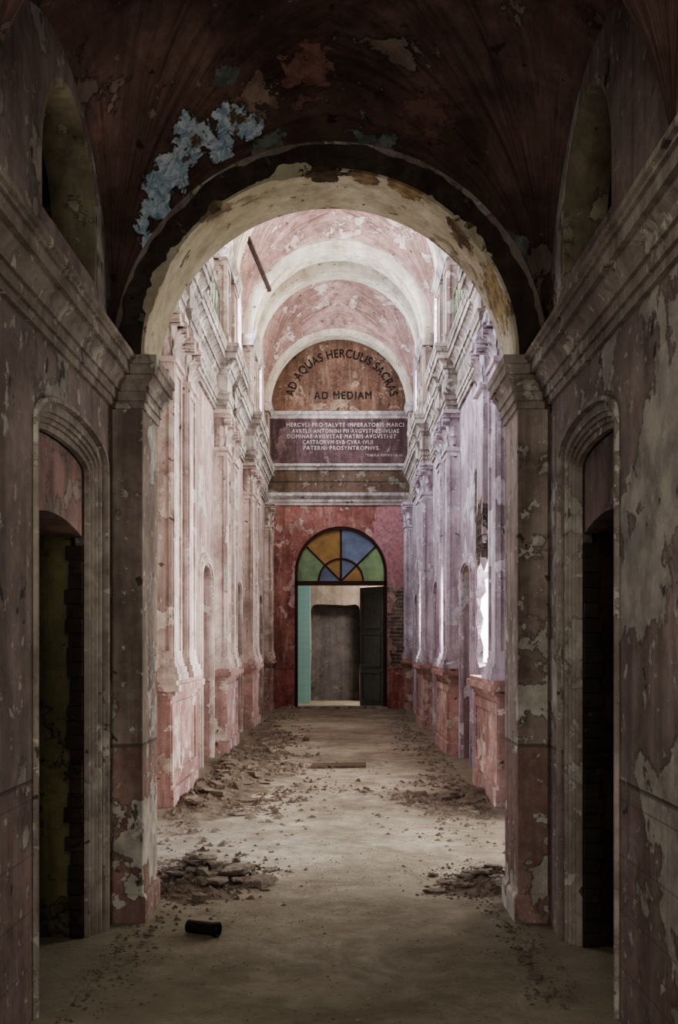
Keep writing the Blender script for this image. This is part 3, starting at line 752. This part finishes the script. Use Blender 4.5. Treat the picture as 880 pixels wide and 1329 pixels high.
# ------------------------------------------------------------------ inscriptions
def text_raw(s,spacing=1.0):
    cu=bpy.data.curves.new('t','FONT'); cu.body=s; cu.size=1; cu.space_character=spacing
    o=bpy.data.objects.new('t',cu); COL.objects.link(o)
    bpy.context.view_layer.update()
    dg=bpy.context.evaluated_depsgraph_get()
    me=bpy.data.meshes.new_from_object(o.evaluated_get(dg))
    v=[tuple(p.co) for p in me.vertices]; f=[tuple(p.vertices) for p in me.polygons]
    bpy.data.objects.remove(o); bpy.data.meshes.remove(me)
    x0=min(p[0] for p in v); x1=max(p[0] for p in v)
    return [((p[0]-x0)/(x1-x0),p[1]/0.73) for p in v],f
def bold(vv,f,d):
    V_=[];F_=[]
    for k,(dx,dz) in enumerate(((0,0),(-d,0),(d,0),(0,-d),(0,d))):
        n=len(V_); V_+=[(p[0]+dx,p[1]-0.0006*k,p[2]+dz) for p in vv]; F_+=[tuple(i+n for i in q) for q in f]
    return V_,F_
def text_line(s,x0,x1,zb,h,y,mat,lab,grp=None,name='painted_inscription',bd=0.001):
    v,f=text_raw(s,1.2)
    vv=[(x0+(x1-x0)*a,y,zb+b*h) for a,b in v]
    vv,f=bold(vv,f,bd)
    o=mk(name,vv,f,mat,label=lab,category="inscription")
    if grp: o["group"]=grp
    return o
def U(u): return CX+(u-443)/F*EY
def V(v): return CZ+(835-v)/F*EY
v,f=text_raw("AD AQUAS HERCULIS SACRAS",1.1)
vv=[]
cxx,czz,rb=U(443.5),V(528),1.13
for a,b in v:
    t=math.radians(168-(168-12)*a); r=rb+b*0.20
    vv.append((cxx+r*math.cos(t),EY-0.004,czz+r*math.sin(t)))
vv,f=bold(vv,f,0.006)
o=mk('painted_inscription',vv,f,MAT['inkb'],label="black curved painted motto AD AQUAS HERCULIS SACRAS",category="inscription")
text_line("AD MEDIAM",U(408),U(482),V(518),0.18,EY-0.004,MAT['inkb'],"black painted words AD MEDIAM on the lunette",bd=0.007)
L=[("HERCVLI\u00b7PRO\u00b7SALVTE\u00b7IMPERATORIS\u00b7MARCI",372,524,554),("AVRELII\u00b7ANTONINI\u00b7PII\u00b7AVGVSTI\u00b7ET\u00b7IVLIAE",379,518,562),
   ("DOMINAE\u00b7AVGVSTAE\u00b7MATRIS\u00b7AVGVSTI\u00b7ET",373,514,569),("CASTRORVM\u00b7SVB\u00b7CVRA\u00b7IVLII",393,484,576.5),("PATERNI\u00b7PROSYNTROPHVS.",394,493,584)]
for s_,a,b,vv_ in L:
    text_line(s_,U(a),U(b),V(vv_),0.092,EY-0.023,MAT['inkw'],"white painted Latin line reading "+s_.replace("\u00b7"," ").split()[0]+" on maroon panel","white dedication lines")
text_line("\"TABVLA VOTIVA NR\u00b763",U(475),U(522),V(592.5),0.055,EY-0.023,MAT['inkw'],"small white painted line TABVLA VOTIVA","white dedication lines")
# ------------------------------------------------------------------ hanging beam
g=G()
def P(u,v,y): return Vector((CX+(u-443)/F*y,y,CZ+(835-v)/F*y))
a=P(318,300,15.9); b=P(350,377,17.0)
d=(b-a).normalized()
g.cyl(a-d*0.6,b,0.045,0.04,4)
g.obj('loose_beam',MAT['beam'],origin=tuple(a),label="dark broken timber hanging down from clerestory",category="beam")
# ------------------------------------------------------------------ plank on floor
g=G(); n=16
top=[];bot=[]
for i in range(n+1):
    x=-0.33+0.66*i/n; j=0.02*noise.noise(Vector((i*0.9,1,1)))
    top.append((x,0.11+j)); bot.append((x,-0.11+0.02*noise.noise(Vector((i*0.9,5,1)))))
g.plate([bot+list(reversed(top))],lambda a,b,t:(0.03+a+b*0.06,13.1+b*1.5+a*0.15,0.004+t),0,0.03)
g.obj('wooden_plank',MAT['plank'],origin=(0.03,13.1,0.0),label="flat dusty broken board lying on the floor",category="plank")
# ------------------------------------------------------------------ pipe
def PF(u,v):
    y=F*CZ/(v-835); return Vector((CX+(u-443)/F*y,y,0))
pc=PF(264,1214)
d=Vector((0.16,-0.07,0)).normalized()*0.09
r=0.034
g=G(); A=pc-d+Vector((0,0,r*1.12)); B=pc+d+Vector((0,0,r*1.12))
n=20
u_=Vector((0,0,1)); w_=d.normalized().cross(u_)
vs=[]
for (p,rr) in ((A,r),(B,r),(B,r*0.78),(A,r*0.78)):
    for i in range(n):
        t=2*math.pi*i/n; vs.append(p+u_*math.cos(t)*rr+w_*math.sin(t)*rr)
fs=[]
for k in range(4):
    for i in range(n): fs.append((k*n+i,k*n+(i+1)%n,((k+1)%4)*n+(i+1)%n,((k+1)%4)*n+i))
g.add(vs,fs); g.cyl(B-d*0.25,B-d*0.02,r*1.12,n=20,caps=False)
g.obj('pipe_fragment',MAT['pipe'],origin=tuple(pc),label="short dark iron pipe piece lying on the floor",category="pipe")
# ------------------------------------------------------------------ rubble
def mound_h(x,y):
    n1=noise.noise(Vector((x*2.2,y*1.3,1.7)))+0.6*noise.noise(Vector((x*6,y*4,5.7)))+0.35*noise.noise(Vector((x*17,y*13,2.7)))
    def bank(cx,sx,cy,sy,h): return h*math.exp(-((x-cx)/sx)**2-((y-cy)/sy)**2)
    b=bank(-1.55,0.8,12.0,2.3,0.10)+bank(-1.6,0.45,17.5,3.5,0.07)+bank(1.6,0.6,10.4,0.9,0.06)+bank(1.65,0.25,16,5.0,0.045)
    b+=bank(-0.87,0.33,6.85,0.45,0.10)+bank(0.98,0.24,6.75,0.34,0.06)
    return b*(1+1.2*n1)-0.028+0.010*n1
DV=[];DF=[]
def mound(x0,x1,y0,y1,nx,ny):
    v=[(x0+(x1-x0)*i/nx,y0+(y1-y0)*j/ny,mound_h(x0+(x1-x0)*i/nx,y0+(y1-y0)*j/ny)) for j in range(ny+1) for i in range(nx+1)]
    f=[]
    for j in range(ny):
        for i in range(nx):
            q=[j*(nx+1)+i,j*(nx+1)+i+1,(j+1)*(nx+1)+i+1,(j+1)*(nx+1)+i]
            if max(v[k][2] for k in q)>0: f.append(tuple(q))
    used=sorted({k for q in f for k in q}); mp={k:i+len(DV) for i,k in enumerate(used)}
    DV.extend([(v[k][0],v[k][1],max(v[k][2],-0.004)) for k in used]); DF.extend([tuple(mp[k] for k in q) for q in f])
mound(-1.45,1.45,9.0,23.5,100,330)
mound(-0.97,0.97,6.0,8.2,80,80)
nmound=len(DF)
def chunk(kind,seed):
    rnd=random.Random(seed); bm=bmesh.new()
    if kind=='slab': dim=(1,rnd.uniform(0.5,0.9),rnd.uniform(0.11,0.16))
    elif kind=='brick': dim=(1,0.5,0.3)
    else: dim=(1,rnd.uniform(0.6,0.9),rnd.uniform(0.35,0.55))
    if kind=='brick':
        for x in (-.5,.5):
            for y in (-.5,.5):
                for z in (0,1): bm.verts.new(((x+rnd.uniform(-.08,.08))*dim[0],(y+rnd.uniform(-.08,.08))*dim[1],(z+rnd.uniform(-.05,.05)*z)*dim[2]))
    else:
        nn=rnd.choice((4,5,6))
        for i in range(2*nn):
            a=2*math.pi*(i%nn)/nn+rnd.uniform(-.4,.4); rr=rnd.uniform(0.33,0.55)
            top=i>=nn
            if top: rr*=rnd.uniform(0.8,1.0)
            bm.verts.new((math.cos(a)*rr*dim[0],math.sin(a)*rr*dim[1],dim[2]*(rnd.uniform(0.6,1.0) if top else 0)))
    bmesh.ops.convex_hull(bm,input=bm.verts)
    bmesh.ops.delete(bm,geom=[v for v in bm.verts if not v.link_faces],context='VERTS')
    bmesh.ops.bevel(bm,geom=list(bm.edges),offset=0.012,segments=1,affect='EDGES')
    bmesh.ops.recalc_face_normals(bm,faces=bm.faces)
    me=bpy.data.meshes.new('rubble_'+kind); bm.to_mesh(me); bm.free(); me.materials.append(MAT['rubble']); return me,dim[2]
kinds={k:[chunk(k,i*7+j) for i in range(6)] for j,k in enumerate(('slab','brick','lump'))}
labs={'slab':"flat broken slab of fallen plaster",'brick':"broken dusty brick piece",'lump':"lump of broken masonry rubble"}
def put(kind,x,y,z,size,grp,tilt=0.1):
    me,h=random.choice(kinds[kind])
    x=max(-1.36,min(1.36,x))
    if y<AY1+0.1: x=max(-0.93,min(0.93,x))
    o=bpy.data.objects.new({'slab':'plaster_slab','brick':'brick_piece','lump':'rubble_lump'}[kind],me); COL.objects.link(o)
    o.location=(x,y,z+max(0,mound_h(x,y)-0.004)); o.scale=(size,)*3; o.rotation_euler=(random.uniform(-tilt,tilt),random.uniform(-tilt,tilt),random.uniform(0,6.28))
    tag(o,label=labs[kind],category="rubble",group=grp); return o
def pile(cx,cy,rx,ry,h,n,grp,smin=0.05,smax=0.17,slabs=0.45):
    for i in range(n):
        gx=random.gauss(0,0.5); gy=random.gauss(0,0.5)
        t=min(1,math.hypot(gx,gy))
        x=cx+rx*gx; y=cy+ry*gy
        z=h*(1-t)*random.uniform(0.3,1.0)
        k='slab' if random.random()<slabs else random.choice(('lump','lump','brick'))
        sz=smin+(smax-smin)*random.random()**1.7
        put(k,x,y,max(0,z),sz*(1.5 if k=='slab' else 1),grp,0.3 if z>0.03 else 0.12)
pile(-0.78,6.8,0.36,0.5,0.03,88,"rubble heap by the arch jamb",0.03,0.13,0.55)
for (x,y,z,sz) in ((-0.60,6.85,0.04,0.32),(-0.45,6.72,0.01,0.28),(-0.85,7.1,0.04,0.28),(-0.7,6.6,0.03,0.24),(-0.82,6.75,0.05,0.26)):
    put('slab',x,y,z,sz,"rubble heap by the arch jamb",0.18)
pile(0.88,6.72,0.3,0.32,0.01,38,"rubble heap beside the opposite jamb",0.03,0.12)
pile(-1.02,5.5,0.08,0.5,0.0,12,"fragments along the near walls",0.03,0.07)
pile(0.98,5.2,0.08,0.6,0.0,16,"fragments along the near walls",0.03,0.07)
pile(1.12,10.2,0.5,0.8,0.0,42,"debris strip along the mauve wall",0.04,0.15)
pile(-1.1,11.9,0.5,2.4,0.01,84,"debris strip along the pink wall",0.04,0.19)
pile(-1.1,16,0.4,3.0,0.01,38,"debris strip along the pink wall",0.05,0.18)
pile(1.2,15.2,0.25,3.5,0.0,18,"debris strip along the mauve wall",0.04,0.13)
pile(0.22,11.0,0.3,0.25,0.0,8,"debris across the middle of the floor",0.04,0.10,0.7)
vs=DV;fs=DF
def grit(x,y,s_):
    if abs(x)>1.42 or y>23.9: return
    if AY0-0.06<y<AY1+0.06 and abs(x)>0.96: return
    if y<AY0 and abs(x)>1.1: return
    if abs(x-0.03)<0.36 and abs(y-13.1)<0.22: return
    z=max(0,mound_h(x,y)-0.003) if y>6.0 else 0
    n=len(vs); a=random.uniform(0,6.28); h=s_*random.uniform(.2,.6)
    for k in range(4):
        t=a+k*math.pi/2+random.uniform(-.5,.5); rr=s_*random.uniform(.35,.8); vs.append((x+rr*math.cos(t),y+rr*math.sin(t),z))
    vs.append((x+random.uniform(-.3,.3)*s_,y+random.uniform(-.2,.2)*s_,z+h))
    fs.extend([(n,n+1,n+4),(n+1,n+2,n+4),(n+2,n+3,n+4),(n+3,n,n+4),(n+3,n+2,n+1,n)])
def gf(cx,sx,cy,sy,n,thr,smax):
    c=0
    while c<n:
        x=random.gauss(cx,sx); y=random.gauss(cy,sy)
        q=noise.noise(Vector((x*1.7,y*0.9,3.1)))+noise.noise(Vector((x*5,y*4,8)))*0.6
        if q<thr: c+=0.25; continue
        grit(x,y,0.005+(smax-0.005)*random.random()**3); c+=1
gf(-1.35,0.48,12.0,1.9,11000,-0.1,0.08)
gf(-1.35,0.32,16.5,2.4,4500,-0.1,0.08)
gf(1.35,0.42,10.3,0.9,3800,-0.1,0.06)
gf(1.35,0.2,15.5,3.5,2200,-0.1,0.06)
gf(-1.35,0.2,21,2.0,1200,-0.2,0.06)
gf(0.03,0.35,13.1,0.3,400,-0.2,0.03)
gf(0.2,0.25,11.0,0.2,250,-0.2,0.03)
gf(-0.87,0.24,6.85,0.33,2600,-0.3,0.045)
gf(0.93,0.18,6.72,0.26,1500,-0.3,0.035)
gf(-1.05,0.1,5.2,0.9,900,-0.3,0.03)
gf(1.05,0.12,5.0,0.9,1300,-0.3,0.03)
gf(0,0.7,7.0,2.2,1800,-0.1,0.012)
gf(0,0.8,14,5,1500,0.0,0.018)
o=mk('debris_grit',vs,fs,MAT['dirt'],label="scattered plaster crumbs, dust banks and grit on the floor",category="debris",kind="stuff")
o.data.materials.append(MAT['grit'])
for i,p in enumerate(o.data.polygons):
    if i>=nmound: p.material_index=1
    else:
        p.use_smooth=True
# ------------------------------------------------------------------ lights
def area(name,loc,rot,sx,sy,power,col):
    l=bpy.data.lights.new(name,'AREA'); l.shape='RECTANGLE'; l.size=sx; l.size_y=sy; l.energy=power; l.color=col
    o=bpy.data.objects.new(name,l); COL.objects.link(o); o.location=loc; o.rotation_euler=rot; return o
h=math.pi/2
pw={0:260,1:430,2:410,3:340}
for i,(y0,y1) in enumerate(bays):
    c=(y0+y1)/2
    area('daylight_left',(-2.25,c,7.1),(0,-h+0.2,0),2.4,2.2,pw[i]*1.3,(0.76,0.84,1.0))
    area('daylight_right',(2.25,c,7.1),(0,h-0.2,0),2.4,2.2,pw[i],(1.0,0.98,0.93))
area('daylight_door_left',(-2.3,8.15,1.5),(0,-h,0),2.4,1.6,70,(0.82,0.87,1.0))
area('daylight_door_right',(2.3,8.15,1.5),(0,h,0),2.4,1.6,120,(1.0,0.98,0.94))
area('daylight_gap',(2.25,11.7,1.8),(0,h,0),1.5,2.2,320,(0.97,0.98,1.0))
area('daylight_slit',(2.2,15.33,1.9),(0,h,0),1.3,0.8,130,(0.97,0.98,1.0))
area('daylight_slit',(2.2,19.6,1.9),(0,h,0),1.3,0.8,130,(0.97,0.98,1.0))
area('daylight_room',(1.8,26.5,3.9),(0,0.3,0),1.0,1.0,150,(1.0,0.97,0.92))
area('side_room_fill',(-2.2,3.2,1.9),(math.radians(90),0,0),0.6,1.2,1.8,(0.95,1.0,0.85))  # unseen lamp added to lift the ochre lining of the left doorway
area('corridor_fill_back',(0,-2.3,1.4),(math.radians(112),0,0),1.8,1.9,122,(1.0,0.99,0.97))  # added fill behind the camera, brightens the near walls and vault
area('corridor_fill_top',(0,2.0,3.0),(math.radians(18),0,0),1.2,2.2,22,(1.0,0.98,0.92))  # added fill out of frame, brightens the foreground floor
w=bpy.data.worlds.new('World'); bpy.context.scene.world=w; w.use_nodes=True
w.node_tree.nodes['Background'].inputs[0].default_value=(0.6,0.7,0.85,1); w.node_tree.nodes['Background'].inputs[1].default_value=0.3
try: bpy.context.scene.view_settings.look='AgX - Medium High Contrast'
except Exception as ex: print('look',ex)
# ------------------------------------------------------------------ camera
cam=bpy.data.cameras.new('Camera'); co=bpy.data.objects.new('Camera',cam); COL.objects.link(co)
co.location=(CX,0,CZ); co.rotation_euler=(math.pi/2,0,0)
cam.sensor_width=36; cam.lens=F/1329*36; cam.shift_x=-3/1329; cam.shift_y=170.5/1329
cam.clip_start=0.05
bpy.context.scene.camera=co
